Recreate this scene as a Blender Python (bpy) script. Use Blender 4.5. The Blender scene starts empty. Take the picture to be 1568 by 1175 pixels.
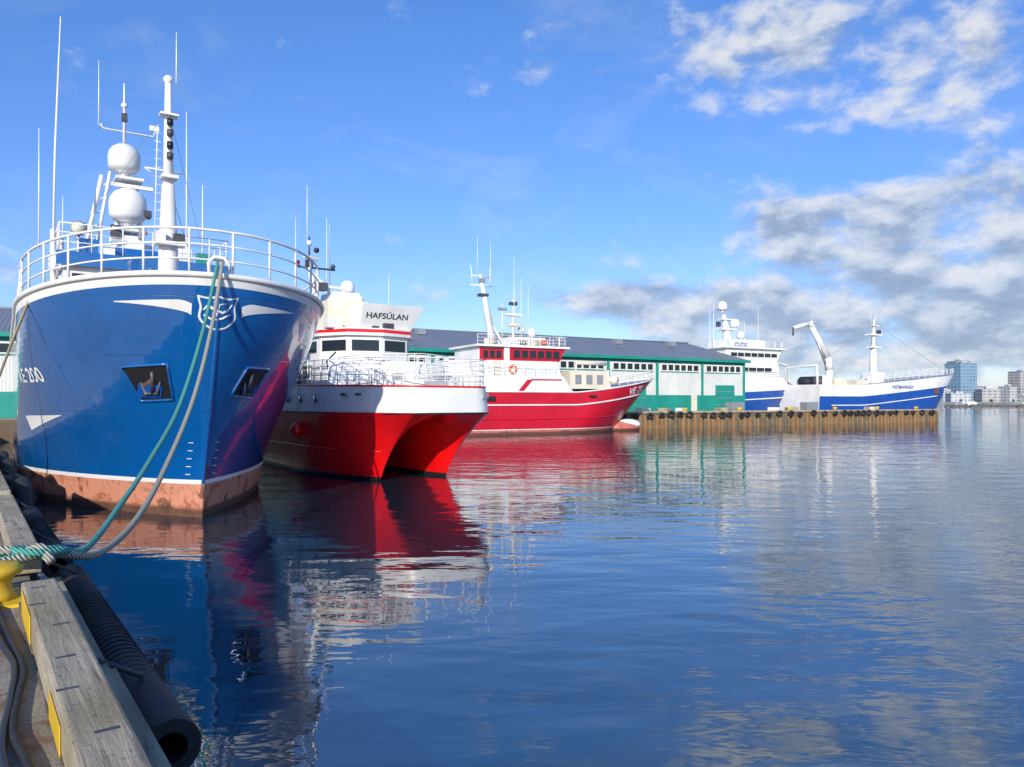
import bpy, bmesh, math, random
from mathutils import Vector, Matrix
random.seed(7)
scene=bpy.context.scene
R=math.radians

# ------------------------------------------------------------ materials
def newmat(name):
    m=bpy.data.materials.new(name); m.use_nodes=True
    nt=m.node_tree; b=nt.nodes['Principled BSDF']
    return m,nt,b
def L(nt,a,b): nt.links.new(a,b)
def noise(nt,scale,detail=4,vec=None,rough=.55,dist=0):
    n=nt.nodes.new('ShaderNodeTexNoise'); n.inputs['Scale'].default_value=scale
    n.inputs['Detail'].default_value=detail; n.inputs['Roughness'].default_value=rough
    n.inputs['Distortion'].default_value=dist
    if vec is not None: L(nt,vec,n.inputs['Vector'])
    return n
def mapping(nt,scale=(1,1,1),rot=(0,0,0),loc=(0,0,0)):
    tc=nt.nodes.new('ShaderNodeTexCoord'); mp=nt.nodes.new('ShaderNodeMapping')
    mp.inputs['Scale'].default_value=scale; mp.inputs['Rotation'].default_value=rot; mp.inputs['Location'].default_value=loc
    L(nt,tc.outputs['Object'],mp.inputs['Vector']); return mp.outputs[0]
def ramp(nt,fac,stops):
    r=nt.nodes.new('ShaderNodeValToRGB'); L(nt,fac,r.inputs[0])
    e=r.color_ramp.elements
    while len(e)<len(stops): e.new(.5)
    for i,(p,c) in enumerate(stops):
        e[i].position=p; e[i].color=(*c,1) if len(c)==3 else c
    return r.outputs[0]
def mixc(nt,fac,a,b):
    m=nt.nodes.new('ShaderNodeMix'); m.data_type='RGBA'
    if isinstance(fac,float): m.inputs[0].default_value=fac
    else: L(nt,fac,m.inputs[0])
    for s,v in ((6,a),(7,b)):
        if isinstance(v,tuple): m.inputs[s].default_value=(*v,1)
        else: L(nt,v,m.inputs[s])
    return m.outputs[2]
def bump(nt,h,dist,strength,b):
    bp=nt.nodes.new('ShaderNodeBump'); bp.inputs['Distance'].default_value=dist; bp.inputs['Strength'].default_value=strength
    L(nt,h,bp.inputs['Height']); L(nt,bp.outputs[0],b.inputs['Normal']); return bp
def paint(name,col,rough=.3,dirt=.3,dirtcol=(.25,.17,.1),coat=0.0,dents=.006,metal=0.0,plates=False,rustz=None):
    m,nt,b=newmat(name)
    v1=mapping(nt,(1.6,1.6,.22)); n1=noise(nt,1.5,6,v1,.65)
    f1=ramp(nt,n1.outputs[0],[(.55,(0,0,0)),(.8,(dirt,)*3)])
    v2=mapping(nt); n2=noise(nt,.5,3,v2)
    dk=tuple(c*.82 for c in col); lt=tuple(min(1,c*1.06) for c in col)
    base=mixc(nt,ramp(nt,n2.outputs[0],[(.3,(0,0,0)),(.7,(1,1,1))]),dk,lt)
    c=mixc(nt,f1,base,dirtcol)
    n5=noise(nt,14,7,v2,.75); sc=ramp(nt,n5.outputs[0],[(.66,(0,0,0)),(.76,(dirt*1.2,)*3)]); c=mixc(nt,sc,c,dirtcol)
    hgt=None
    if plates:
        br=nt.nodes.new('ShaderNodeTexBrick'); tc=nt.nodes.new('ShaderNodeTexCoord'); s=nt.nodes.new('ShaderNodeSeparateXYZ'); L(nt,tc.outputs['Object'],s.inputs[0])
        cb=nt.nodes.new('ShaderNodeCombineXYZ'); L(nt,s.outputs[1],cb.inputs[0]); L(nt,s.outputs[2],cb.inputs[1]); L(nt,cb.outputs[0],br.inputs[0])
        br.inputs['Scale'].default_value=1; br.inputs['Brick Width'].default_value=2.6; br.inputs['Row Height'].default_value=1.45; br.inputs['Mortar Size'].default_value=.014; br.inputs['Mortar Smooth'].default_value=.8
        c=mixc(nt,ramp(nt,br.outputs['Fac'],[(0,(0,0,0)),(1,(.4,.4,.4))]),c,tuple(x*.3 for x in col)); hgt=br.outputs['Fac']
        # thin rust weeps, only where a fine vertical noise peaks
        v3=mapping(nt,(5,5,.5)); n6=noise(nt,2.2,5,v3,.6); c=mixc(nt,ramp(nt,n6.outputs[0],[(.68,(0,0,0)),(.78,(.45,.45,.45))]),c,(.16,.07,.03))
    L(nt,c,b.inputs['Base Color']); b.inputs['Metallic'].default_value=metal
    n3=noise(nt,3,5,v2)
    rr=nt.nodes.new('ShaderNodeMapRange'); L(nt,n3.outputs[0],rr.inputs[0]); rr.inputs[3].default_value=rough*.7; rr.inputs[4].default_value=rough*1.4
    L(nt,rr.outputs[0],b.inputs['Roughness'])
    b.inputs['Coat Weight'].default_value=coat; b.inputs['Coat Roughness'].default_value=.05; b.inputs['Coat IOR'].default_value=2.05 if coat>.5 else 1.6
    if dents: 
        n4=noise(nt,.9,2,v2); h=n4.outputs[0]
        if hgt is not None:
            ma=nt.nodes.new('ShaderNodeMath'); ma.operation='MULTIPLY_ADD'; L(nt,hgt,ma.inputs[0]); ma.inputs[1].default_value=-.06; L(nt,h,ma.inputs[2]); h=ma.outputs[0]
        bp=bump(nt,h,dents*10,.5,b)
        if coat: L(nt,bp.outputs[0],b.inputs['Coat Normal'])
    return m
def simple(name,col,rough=.5,metal=0.0,var=.15,scale=8,bd=0):
    m,nt,b=newmat(name); v=mapping(nt); n=noise(nt,scale,5,v)
    c=mixc(nt,ramp(nt,n.outputs[0],[(.3,(0,0,0)),(.7,(1,1,1))]),tuple(x*(1-var) for x in col),tuple(min(1,x*(1+var)) for x in col))
    L(nt,c,b.inputs['Base Color']); b.inputs['Roughness'].default_value=rough; b.inputs['Metallic'].default_value=metal
    if bd: bump(nt,n.outputs[0],bd,.6,b)
    return m

M={}
M['blue']=paint('blue_hull_paint',(.002,.105,.36),.20,.18,(.01,.035,.12),1.0,.006,0,True)
M['white']=paint('white_ship_paint',(.80,.79,.76),.35,.30,(.45,.34,.24),0,0)
M['whiteclean']=paint('white_enamel',(.80,.80,.78),.35,.20,(.5,.41,.31),0,0)
M['red']=paint('bright_red_hull',(.86,.006,.008),.28,.06,(.35,.01,.01),.25,.004,0,True)
M['crimson']=paint('crimson_hull',(.56,.007,.026),.32,.14,(.3,.05,.04),.2,.004,0,True)
M['navy']=paint('royal_blue_hull',(.006,.075,.36),.35,.1,(.1,.1,.15))
M['black']=simple('black_paint',(.015,.016,.018),.4)
M['rubber']=simple('black_rubber',(.022,.022,.024),.65,0,.4,20,.01)
M['glass']=simple('window_glass',(.015,.022,.03),.05,0,.2)
M['metal']=simple('galvanised_steel',(.42,.43,.44),.42,.6,.2)
M['darkmetal']=simple('dark_steel',(.08,.08,.085),.5,.3,.4)
M['rust']=simple('rusty_steel',(.15,.07,.04),.85,0,.6,6,.01)
M['green']=paint('green_cladding',(.012,.27,.21),.5,.15,(.1,.2,.15),0,0)
M['cream']=paint('cream_paint',(.72,.66,.52),.45,.3,(.4,.28,.15),0,0)
M['yellow']=paint('yellow_paint',(.75,.48,.02),.5,.5,(.25,.13,.05),0,0)
M['orange']=simple('orange_plastic',(.85,.16,.02),.5)
def antifoul(name,c1,c2,c3):
    m,nt,b=newmat(name); v=mapping(nt); n=noise(nt,1.0,8,v,.68,.5)
    c=ramp(nt,n.outputs[0],[(.36,c3),(.42,c2),(.48,c1),(.57,c1),(.61,c3),(.67,c2)])
    n2=noise(nt,9,6,v,.7); c=mixc(nt,ramp(nt,n2.outputs[0],[(.54,(0,0,0)),(.74,(.55,.55,.55))]),c,c3)
    tc=nt.nodes.new('ShaderNodeTexCoord'); sx=nt.nodes.new('ShaderNodeSeparateXYZ'); L(nt,tc.outputs['Object'],sx.inputs[0])
    ad=nt.nodes.new('ShaderNodeMath'); ad.operation='MULTIPLY_ADD'; L(nt,n.outputs[0],ad.inputs[0]); ad.inputs[1].default_value=-.4; L(nt,sx.outputs[2],ad.inputs[2])
    f=ramp(nt,ad.outputs[0],[(0,(.85,)*3),(.10,(0,0,0))])
    c=mixc(nt,f,c,(.06,.035,.02))
    L(nt,c,b.inputs['Base Color']); b.inputs['Roughness'].default_value=.6; bump(nt,n2.outputs[0],.02,.5,b)
    return m
M['antifoul']=antifoul('salmon_antifouling',(.62,.26,.16),(.40,.14,.08),(.15,.065,.035))
M['antifoul2']=antifoul('red_antifouling',(.52,.16,.13),(.42,.11,.08),(.3,.08,.05))
def wood(name,c1,c2,ax):
    m,nt,b=newmat(name); sc=[14,14,14]; sc[ax]=.7
    v=mapping(nt,tuple(sc)); n=noise(nt,1.6,9,v,.7,.4)
    v2=mapping(nt); n2=noise(nt,1.4,5,v2)
    c=ramp(nt,n.outputs[0],[(.28,c2),(.42,tuple(x*.75 for x in c1)),(.6,c1),(.8,tuple(min(1,x*1.25) for x in c1))])
    c=mixc(nt,ramp(nt,n2.outputs[0],[(.40,(0,0,0)),(.62,(.65,.65,.65))]),c,(.25,.20,.10))
    n3=noise(nt,30,3,v2); c=mixc(nt,ramp(nt,n3.outputs[0],[(.58,(0,0,0)),(.70,(.65,.65,.65))]),c,(.1,.09,.06))
    L(nt,c,b.inputs['Base Color']); b.inputs['Roughness'].default_value=.85; bump(nt,n.outputs[0],.016,1,b)
    return m
M['wood']=wood('weathered_timber',(.47,.40,.29),(.09,.075,.05),1)
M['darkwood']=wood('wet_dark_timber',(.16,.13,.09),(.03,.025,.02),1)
M['pile']=wood('rusty_sheet_piles',(.34,.17,.07),(.045,.03,.02),2)
def concrete(name,col,sc=1.0):
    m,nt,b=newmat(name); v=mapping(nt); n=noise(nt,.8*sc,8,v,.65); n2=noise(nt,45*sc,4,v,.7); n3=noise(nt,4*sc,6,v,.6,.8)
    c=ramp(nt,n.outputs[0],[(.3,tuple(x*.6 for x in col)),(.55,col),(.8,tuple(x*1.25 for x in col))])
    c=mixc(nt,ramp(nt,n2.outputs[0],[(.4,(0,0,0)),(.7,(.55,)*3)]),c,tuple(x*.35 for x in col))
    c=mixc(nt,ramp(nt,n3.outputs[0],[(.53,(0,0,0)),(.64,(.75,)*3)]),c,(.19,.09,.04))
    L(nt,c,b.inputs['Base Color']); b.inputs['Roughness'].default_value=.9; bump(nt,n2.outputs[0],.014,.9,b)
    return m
M['concrete']=concrete('quay_concrete',(.38,.33,.26))
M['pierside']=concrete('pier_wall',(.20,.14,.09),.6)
def ropemat(name,col):
    m,nt,b=newmat(name); v=mapping(nt)
    w=nt.nodes.new('ShaderNodeTexWave'); w.wave_type='BANDS'; w.bands_direction='DIAGONAL'; w.inputs['Scale'].default_value=11; w.inputs['Distortion'].default_value=1.5; L(nt,v,w.inputs[0])
    c=ramp(nt,w.outputs[1],[(0,tuple(x*.35 for x in col)),(.5,col)])
    L(nt,c,b.inputs['Base Color']); b.inputs['Roughness'].default_value=.9; bump(nt,w.outputs[1],.02,.8,b)
    return m
M['ropeg']=ropemat('green_rope',(.10,.42,.36)); M['ropew']=ropemat('pale_rope',(.46,.45,.36)); M['ropey']=ropemat('tan_rope',(.5,.42,.28))
def corr(name,col,scale,dirx=True,rough=.45,depth=.05):
    m,nt,b=newmat(name); v=mapping(nt)
    w=nt.nodes.new('ShaderNodeTexWave'); w.bands_direction='X' if dirx else 'Y'; w.inputs['Scale'].default_value=scale; L(nt,v,w.inputs[0])
    n=noise(nt,.25,6,v,.7); v4=mapping(nt,(1.2,1.2,.15)); n4=noise(nt,1,6,v4,.7)
    c=mixc(nt,ramp(nt,n.outputs[0],[(.35,(0,0,0)),(.7,(1,1,1))]),tuple(x*.8 for x in col),col)
    c=mixc(nt,ramp(nt,n4.outputs[0],[(.5,(0,0,0)),(.75,(.4,.4,.4))]),c,tuple(x*.5 for x in col))
    L(nt,c,b.inputs['Base Color']); b.inputs['Roughness'].default_value=rough; bump(nt,w.outputs[1],depth,.5,b)
    return m
M['wall']=corr('white_corrugated_wall',(.72,.73,.68),1.2,True,.5,.03); M['roof']=corr('grey_metal_roof',(.22,.235,.26),.9)
def facade(name,wallc,winc,sx,sz):
    m,nt,b=newmat(name)
    br=nt.nodes.new('ShaderNodeTexBrick'); 
    tc=nt.nodes.new('ShaderNodeTexCoord'); s=nt.nodes.new('ShaderNodeSeparateXYZ'); L(nt,tc.outputs['Object'],s.inputs[0])
    ad=nt.nodes.new('ShaderNodeMath'); L(nt,s.outputs[0],ad.inputs[0]); L(nt,s.outputs[1],ad.inputs[1])
    cb=nt.nodes.new('ShaderNodeCombineXYZ'); L(nt,ad.outputs[0],cb.inputs[0]); L(nt,s.outputs[2],cb.inputs[1])
    L(nt,cb.outputs[0],br.inputs[0]); br.offset=0; br.inputs['Scale'].default_value=1
    br.inputs['Brick Width'].default_value=sx; br.inputs['Row Height'].default_value=sz; br.inputs['Mortar Size'].default_value=sz*.22
    br.inputs['Color1'].default_value=(*winc,1); br.inputs['Color2'].default_value=(*[x*1.5 for x in winc],1); br.inputs['Mortar'].default_value=(*wallc,1)
    L(nt,br.outputs[0],b.inputs['Base Color']); b.inputs['Roughness'].default_value=.4
    return m
M['tower']=facade('glass_tower_facade',(.22,.32,.40),(.09,.18,.27),5,4)
M['apart']=facade('apartment_facade',(.45,.42,.38),(.18,.19,.22),6,3.4)
M['apart2']=facade('pale_facade',(.50,.50,.50),(.22,.24,.27),5,3.3)
M['rock']=simple('breakwater_rock',(.10,.095,.09),.9,0,.5,1.2,.3)
M['shore']=simple('shore_ground',(.15,.17,.17),.95,0,.4,.05)

# ------------------------------------------------------------ mesh builder
class MB:
    def __init__(s): s.v=[];s.f=[];s.m=[];s.sm=[];s.mats=[]
    def mi(s,k):
        if k not in s.mats: s.mats.append(k)
        return s.mats.index(k)
    def add(s,vs,fs,k,smooth=False):
        o=len(s.v); s.v+= [tuple(p) for p in vs]; i=s.mi(k)
        for f in fs: s.f.append([a+o for a in f]); s.m.append(i); s.sm.append(smooth)
    def hexa(s,p,k):
        s.add(p,[(0,3,2,1),(4,5,6,7),(0,1,5,4),(1,2,6,5),(2,3,7,6),(3,0,4,7)],k)
    def box(s,c,d,k,rz=0,tilt=None):
        x,y,z=d[0]/2,d[1]/2,d[2]/2
        P=[Vector(q) for q in [(-x,-y,-z),(x,-y,-z),(x,y,-z),(-x,y,-z),(-x,-y,z),(x,-y,z),(x,y,z),(-x,y,z)]]
        Mx=Matrix.Rotation(rz,3,'Z')
        if tilt: Mx=Mx@Matrix.Rotation(tilt[1],3,tilt[0])
        s.hexa([Mx@q+Vector(c) for q in P],k)
    def b(s,x0,x1,y0,y1,z0,z1,k): s.box(((x0+x1)/2,(y0+y1)/2,(z0+z1)/2),(abs(x1-x0),abs(y1-y0),abs(z1-z0)),k)
    def frus(s,b0,b1,z0,z1,k):
        a,c=b0,b1
        s.hexa([(a[0],a[2],z0),(a[1],a[2],z0),(a[1],a[3],z0),(a[0],a[3],z0),(c[0],c[2],z1),(c[1],c[2],z1),(c[1],c[3],z1),(c[0],c[3],z1)],k)
    def prism(s,poly,z0,z1,k):
        n=len(poly); vs=[(x,y,z0) for x,y in poly]+[(x,y,z1) for x,y in poly]
        fs=[tuple(range(n))[::-1],tuple(range(n,2*n))]+[(i,(i+1)%n,n+(i+1)%n,n+i) for i in range(n)]
        s.add(vs,fs,k)
    def tube(s,path,r,k,seg=8,cap=True,closed=False):
        P=[Vector(p) for p in path]; n=len(P)
        rs=r if isinstance(r,(list,tuple)) else [r]*n
        vs=[];prev=None
        for i in range(n):
            if closed: t=(P[(i+1)%n]-P[i-1])
            else: t=(P[min(i+1,n-1)]-P[max(i-1,0)])
            if t.length<1e-9: t=Vector((0,0,1))
            t.normalize()
            if prev is None:
                up=Vector((0,0,1)) if abs(t.z)<.9 else Vector((1,0,0))
                a=t.cross(up).normalized()
            else:
                a=(prev-t*prev.dot(t)); 
                a=a.normalized() if a.length>1e-6 else t.orthogonal().normalized()
            prev=a; bb=t.cross(a)
            for j in range(seg):
                an=2*math.pi*j/seg; vs.append(P[i]+(a*math.cos(an)+bb*math.sin(an))*rs[i])
        fs=[]
        for i in range(n if closed else n-1):
            i2=(i+1)%n
            for j in range(seg): fs.append((i*seg+j,i*seg+(j+1)%seg,i2*seg+(j+1)%seg,i2*seg+j))
        if cap and not closed: fs+= [tuple(range(seg))[::-1],tuple(range((n-1)*seg,n*seg))]
        s.add(vs,fs,k,seg>4)
    def sphere(s,c,r,k,sc=(1,1,1),nu=14,nv=9):
        vs=[(c[0],c[1],c[2]+r*sc[2])];fs=[]
        for i in range(1,nv):
            th=math.pi*i/nv
            for j in range(nu):
                ph=2*math.pi*j/nu; vs.append((c[0]+r*sc[0]*math.sin(th)*math.cos(ph),c[1]+r*sc[1]*math.sin(th)*math.sin(ph),c[2]+r*sc[2]*math.cos(th)))
        vs.append((c[0],c[1],c[2]-r*sc[2]))
        for j in range(nu): fs.append((0,1+j,1+(j+1)%nu))
        for i in range(nv-2):
            for j in range(nu): fs.append((1+i*nu+j,1+(i+1)*nu+j,1+(i+1)*nu+(j+1)%nu,1+i*nu+(j+1)%nu))
        e=len(vs)-1
        for j in range(nu): fs.append((e,1+(nv-2)*nu+(j+1)%nu,1+(nv-2)*nu+j))
        s.add(vs,fs,k,True)
    def lathe(s,c,prof,k,seg=16):
        vs=[];n=len(prof)
        for r,z in prof:
            for j in range(seg):
                a=2*math.pi*j/seg; vs.append((c[0]+r*math.cos(a),c[1]+r*math.sin(a),c[2]+z))
        fs=[(i*seg+j,i*seg+(j+1)%seg,(i+1)*seg+(j+1)%seg,(i+1)*seg+j) for i in range(n-1) for j in range(seg)]
        fs+=[tuple(range(seg))[::-1],tuple(range((n-1)*seg,n*seg))]
        s.add(vs,fs,k,True)
    def torus(s,c,Rr,r,k,axis='Y',seg=16,ss=8):
        pts=[]
        for i in range(seg):
            a=2*math.pi*i/seg
            p={'Y':(math.cos(a)*Rr,0,math.sin(a)*Rr),'Z':(math.cos(a)*Rr,math.sin(a)*Rr,0),'X':(0,math.cos(a)*Rr,math.sin(a)*Rr)}[axis]
            pts.append(Vector(c)+Vector(p))
        s.tube(pts,r,k,ss,False,True)
    def build(s,name,parent=None,bevel=0,recalc=True):
        me=bpy.data.meshes.new(name); me.from_pydata(s.v,[],s.f)
        for k in s.mats: me.materials.append(M[k])
        me.polygons.foreach_set('material_index',s.m); me.polygons.foreach_set('use_smooth',s.sm)
        if recalc:
            bm=bmesh.new(); bm.from_mesh(me); bmesh.ops.recalc_face_normals(bm,faces=bm.faces); bm.to_mesh(me); bm.free()
        me.update()
        ob=bpy.data.objects.new(name,me); scene.collection.objects.link(ob)
        if parent: ob.parent=parent
        if bevel:
            bv=ob.modifiers.new('bevel','BEVEL'); bv.width=bevel; bv.segments=2; bv.limit_method='ANGLE'; bv.angle_limit=R(40)
        return ob
def empty(name,loc=(0,0,0),rz=0):
    e=bpy.data.objects.new(name,None); e.location=loc; e.rotation_euler=(0,0,rz); scene.collection.objects.link(e); return e
def cr(tab,x):
    if x<=tab[0][0]: return tab[0][1]
    if x>=tab[-1][0]: return tab[-1][1]
    for i in range(len(tab)-1):
        if tab[i][0]<=x<=tab[i+1][0]:
            x0,y0=tab[i];x1,y1=tab[i+1];h=x1-x0;t=(x-x0)/h
            def sl(j):
                if j<=0 or j>=len(tab)-1: 
                    a=max(0,min(j,len(tab)-2)); return (tab[a+1][1]-tab[a][1])/(tab[a+1][0]-tab[a][0])
                return (tab[j+1][1]-tab[j-1][1])/(tab[j+1][0]-tab[j-1][0])
            m0=sl(i)*h;m1=sl(i+1)*h
            return (2*t**3-3*t*t+1)*y0+(t**3-2*t*t+t)*m0+(-2*t**3+3*t*t)*y1+(t**3-t*t)*m1
def smoothpath(pts,n=8):
    out=[];P=[Vector(p) for p in pts]
    for i in range(len(P)-1):
        p0=P[max(i-1,0)];p1=P[i];p2=P[i+1];p3=P[min(i+2,len(P)-1)]
        for j in range(n):
            t=j/n; out.append(.5*((2*p1)+(p2-p0)*t+(2*p0-5*p1+4*p2-p3)*t*t+(3*p1-p0-3*p2+p3)*t**3))
    out.append(P[-1]); return out
def text_geo(txt,size=1.0,bold=.012):
    c=bpy.data.curves.new('t','FONT'); c.body=txt; c.size=size; c.offset=bold*size; o=bpy.data.objects.new('t',c); scene.collection.objects.link(o)
    bpy.context.view_layer.update()
    me=bpy.data.meshes.new_from_object(o.evaluated_get(bpy.context.evaluated_depsgraph_get()))
    vs=[(v.co.x,v.co.y) for v in me.vertices]; fs=[tuple(p.vertices) for p in me.polygons]
    bpy.data.objects.remove(o); bpy.data.meshes.remove(me); return vs,fs

# ------------------------------------------------------------ hull
class Hull:
    def __init__(s,y0,W,Lt,p,q,length,sheer,stern=.12):
        s.t=(y0,W,Lt,p,q); s.len=length; s.sheer=sheer; s.stern=stern
    def y0(s,z): return cr(s.t[0],z)
    def w(s,y,z):
        y0,W,Lt,p,q=[cr(t,z) for t in s.t]
        t=max(0,min(1,(y-y0)/Lt)); w=W*(1-(1-t)**p)**q
        k=max(0,(y-s.len*.65)/(s.len*.35)); return w*(1-s.stern*k*k)
    def ys(s,x,z):
        y0,W,Lt,p,q=[cr(t,z) for t in s.t]
        a=min(.999,abs(x)/W); return y0+Lt*(1-(1-a**(1/q))**(1/p))
    def px(s,x,z,off=.012):
        e=.02; p=Vector((x,s.ys(x,z),z)); a=Vector((x+e,s.ys(x+e,z),z)); b=Vector((x,s.ys(x,z+e),z+e))
        n=(a-p).cross(b-p).normalized()
        if n.y>0: n=-n
        return p+n*off
    def py(s,side,y,z,off=.012):
        e=.02; p=Vector((side*s.w(y,z),y,z)); a=Vector((side*s.w(y+e,z),y+e,z)); b=Vector((side*s.w(y,z+e),y,z+e))
        n=(a-p).cross(b-p).normalized()
        if n.x*side<0: n=-n
        return p+n*off
    def build(s,mb,rows,ns=44,sub=4,deckk='blue',deckdrop=.06):
        def zrow(i,y):
            kd,v,k=rows[i]; return v if kd=='a' else s.sheer(y)+v
        lv=[]
        for i in range(len(rows)-1):
            nsub=max(1,int(sub*max(.1,zrow(i+1,0)-zrow(i,0))/.8))
            for j in range(nsub): lv.append((i,j/nsub,rows[i][2]))
        lv.append((len(rows)-1,0,None))
        grid=[]
        for (i,f,k) in lv:
            row=[]
            for u in range(ns+1):
                uu=(u/ns)**2.3
                def z_at(y):
                    z0=zrow(i,y); return z0 if f==0 else z0+(zrow(i+1,y)-z0)*f
                z=z_at(0); y=s.y0(z)+(s.len-s.y0(z))*uu
                z=z_at(y); y=s.y0(z)+(s.len-s.y0(z))*uu; z=z_at(y)
                row.append((s.w(y,z) if u else 0.0,y,z))
            grid.append(row)
        nr=len(grid)
        for side in (-1,1):
            vs=[(side*x,y,z) for row in grid for x,y,z in row]
            for a in range(nr-1):
                fs=[(a*(ns+1)+u,a*(ns+1)+u+1,(a+1)*(ns+1)+u+1,(a+1)*(ns+1)+u) for u in range(ns)]
                o=[];mp={}
                for f in fs:
                    for q in f:
                        if q not in mp: mp[q]=len(o); o.append(vs[q])
                mb.add(o,[tuple(mp[q] for q in f) for f in fs],lv[a][2],True)
        top=[(x,y,z-deckdrop) for x,y,z in grid[-1]]
        vs=[(-x,y,z) for x,y,z in top]+[(x,y,z) for x,y,z in top]
        mb.add(vs,[(u,u+1,ns+2+u,ns+1+u) for u in range(ns)],deckk)
        tr=[row[-1] for row in grid]; vs=[(-x,y,z) for x,y,z in tr]+[(x,y,z) for x,y,z in tr[::-1]]
        mb.add(vs,[tuple(range(len(vs)))],rows[-2][2])
        s.rim=grid[-1]
    def rimpath(s,ymax,dz=0,inset=0):
        pts=[(x,y,z) for x,y,z in s.rim if y<=ymax]
        sc=lambda x:max(0,x-inset)
        Lf=[(-sc(x),y+(inset if x<.5 else inset*.6*max(0,1-y/3)),z+dz) for x,y,z in pts][::-1]; Rt=[(-a,b,c) for a,b,c in Lf[::-1]][1:]
        return Lf+Rt
def resample(path,step):
    P=[Vector(p) for p in path]; out=[P[0]]; acc=0
    for i in range(len(P)-1):
        seg=(P[i+1]-P[i]).length; d=step-acc
        while d<=seg: out.append(P[i].lerp(P[i+1],d/seg)); d+=step
        acc=seg-(d-step)
    return out
def railing(mb,path,h,rails,step,r,k,pr=None):
    P=[Vector(p) for p in path]
    for i in range(1,rails+1):
        f=i/rails
        mb.tube([p+Vector((0,0,h*f)) for p in P],r if i==rails else r*.7,k,6)
    for p in resample(path,step): mb.tube([p,p+Vector((0,0,h))],pr or r,k,6)
def decal_quads(mb,fn,outline_top,outline_bot,xs,k):
    vs=[];fs=[]
    for i,x in enumerate(xs):
        t=i/(len(xs)-1); z0=outline_bot(t); z1=outline_top(t)
        for j in range(4): vs.append(fn(x,z0+(z1-z0)*j/3))
    for i in range(len(xs)-1):
        for j in range(3): fs.append((i*4+j,i*4+j+1,(i+1)*4+j+1,(i+1)*4+j))
    mb.add(vs,fs,k)
def whip(mb,x,y,z0,z1,r=.022,k='whiteclean',dx=0): mb.tube([(x,y,z0),(x+dx*.3,y,z0+(z1-z0)*.5),(x+dx,y,z1)],[r*1.3,r,r*.55],k,5)
def radome(mb,x,y,z,r,k='whiteclean'):
    mb.lathe((x,y,z),[(.25*r,-1.3*r),(.3*r,-.95*r),(.75*r,-.85*r),(.98*r,-.6*r),(1.0*r,.1*r),(.93*r,.42*r),(.74*r,.72*r),(.42*r,.93*r),(.1*r,1.0*r)],k,20)
def window_row(mb,p0,p1,z0,z1,n,gap,nrm,k='glass',fr='white'):
    p0=Vector((p0[0],p0[1],0));p1=Vector((p1[0],p1[1],0)); d=(p1-p0); Ln=d.length; d.normalize(); nv=Vector((nrm[0],nrm[1],0)).normalized()
    w=(Ln-gap*(n+1))/n
    for i in range(n):
        a=p0+d*(gap+i*(w+gap)); b=a+d*w
        for (e,o,kk) in ((.05,.012,fr),(0,.03,k)):
            q=[a-d*e+nv*o,b+d*e+nv*o]
            mb.hexa([(q[0].x-nv.x*.05,q[0].y-nv.y*.05,z0-e),(q[1].x-nv.x*.05,q[1].y-nv.y*.05,z0-e),(q[1].x,q[1].y,z0-e),(q[0].x,q[0].y,z0-e),
                     (q[0].x-nv.x*.05,q[0].y-nv.y*.05,z1+e),(q[1].x-nv.x*.05,q[1].y-nv.y*.05,z1+e),(q[1].x,q[1].y,z1+e),(q[0].x,q[0].y,z1+e)],kk)

# ============================================================ BLUE TRAWLER
TH=R(34.5)
bt=empty('blue_fishing_trawler',(-7.34,18.55,0),TH)
H=Hull(y0=[(-1.5,2.4),(0,2.1),(1,1.85),(3,1.05),(5,.28),(6.4,0)],
       W=[(-1.5,3.8),(0,4.05),(3,4.10),(6.4,4.2)],
       Lt=[(-1.5,12),(0,10.5),(1.5,9.8),(3,8.2),(4.6,6.4),(6.4,4.9)],
       p=[(-1.5,1.7),(0,1.7),(3,1.8),(6.4,2.0)],
       q=[(-1.5,.98),(0,.95),(3,.76),(5,.60),(6.4,.5)],
       length=32,sheer=lambda y:6.32-.085*min(y,7))
mb=MB()
H.build(mb,[('a',-1.4,'antifoul'),('a',.93,'white'),('a',1.05,'blue'),('r',-.24,'white'),('r',0,None)],ns=60,sub=5,deckk='metal')
mb.build('hull',bt)
mb=MB()
rim=H.rimpath(30)
mb.tube([(x,y,z+.02) for x,y,z in rim],.075,'white',8)
rp=H.rimpath(11.5,0.05,.12)
railing(mb,rp,1.12,3,1.05,.034,'white')
mb.build('bow_railing',bt)
mb=MB()
for sd in (-1,1):
    xs=[sd*(.60+1.62*i/24) for i in range(25)]
    def tp(t): return 5.62+.10*math.sin(min(1,t*5)*math.pi/2)-.06*t
    def bo2(t): return min(tp(t)-.004, 5.34+.02*t+.28*(t**.55))
    decal_quads(mb,lambda x,z:H.px(x,z,.014),tp,bo2,xs,'white')
def sh_half(t):
    return .46 if t<.45 else .46*math.sqrt(max(0,1-((t-.45)/.55)**1.7))
N=18
for off,sc,k in ((.016,1.0,'white'),(.022,.88,'blue')):
    vs=[];fs=[]
    for i in range(N+1):
        t=i/N; z=5.40+.42*sc-t*.84*sc; hw=sh_half(t)*sc*(1+.07*math.cos(t*9))
        for j in range(13):
            vs.append(H.px(max(.001,abs(hw))*( -1+2*j/12),z+.02*sc*math.cos((j/12-.5)*12)*(1-t),off))
    for i in range(N):
        for j in range(12): fs.append((i*13+j,i*13+j+1,(i+1)*13+j+1,(i+1)*13+j))
    mb.add(vs,fs,k)
fx=[(-.34,5.5),(-.24,5.60),(-.08,5.52),(.1,5.44),(.22,5.5),(.34,5.66)]
mb.tube([H.px(x,z-.02,.03) for x,z in fx],[.02,.05,.045,.04,.03,.02],'white',6)
mb.tube([H.px(x,z,.03) for x,z in [(-.32,5.36),(-.12,5.24),(.1,5.28),(.3,5.4)]],.03,'white',6)
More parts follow.
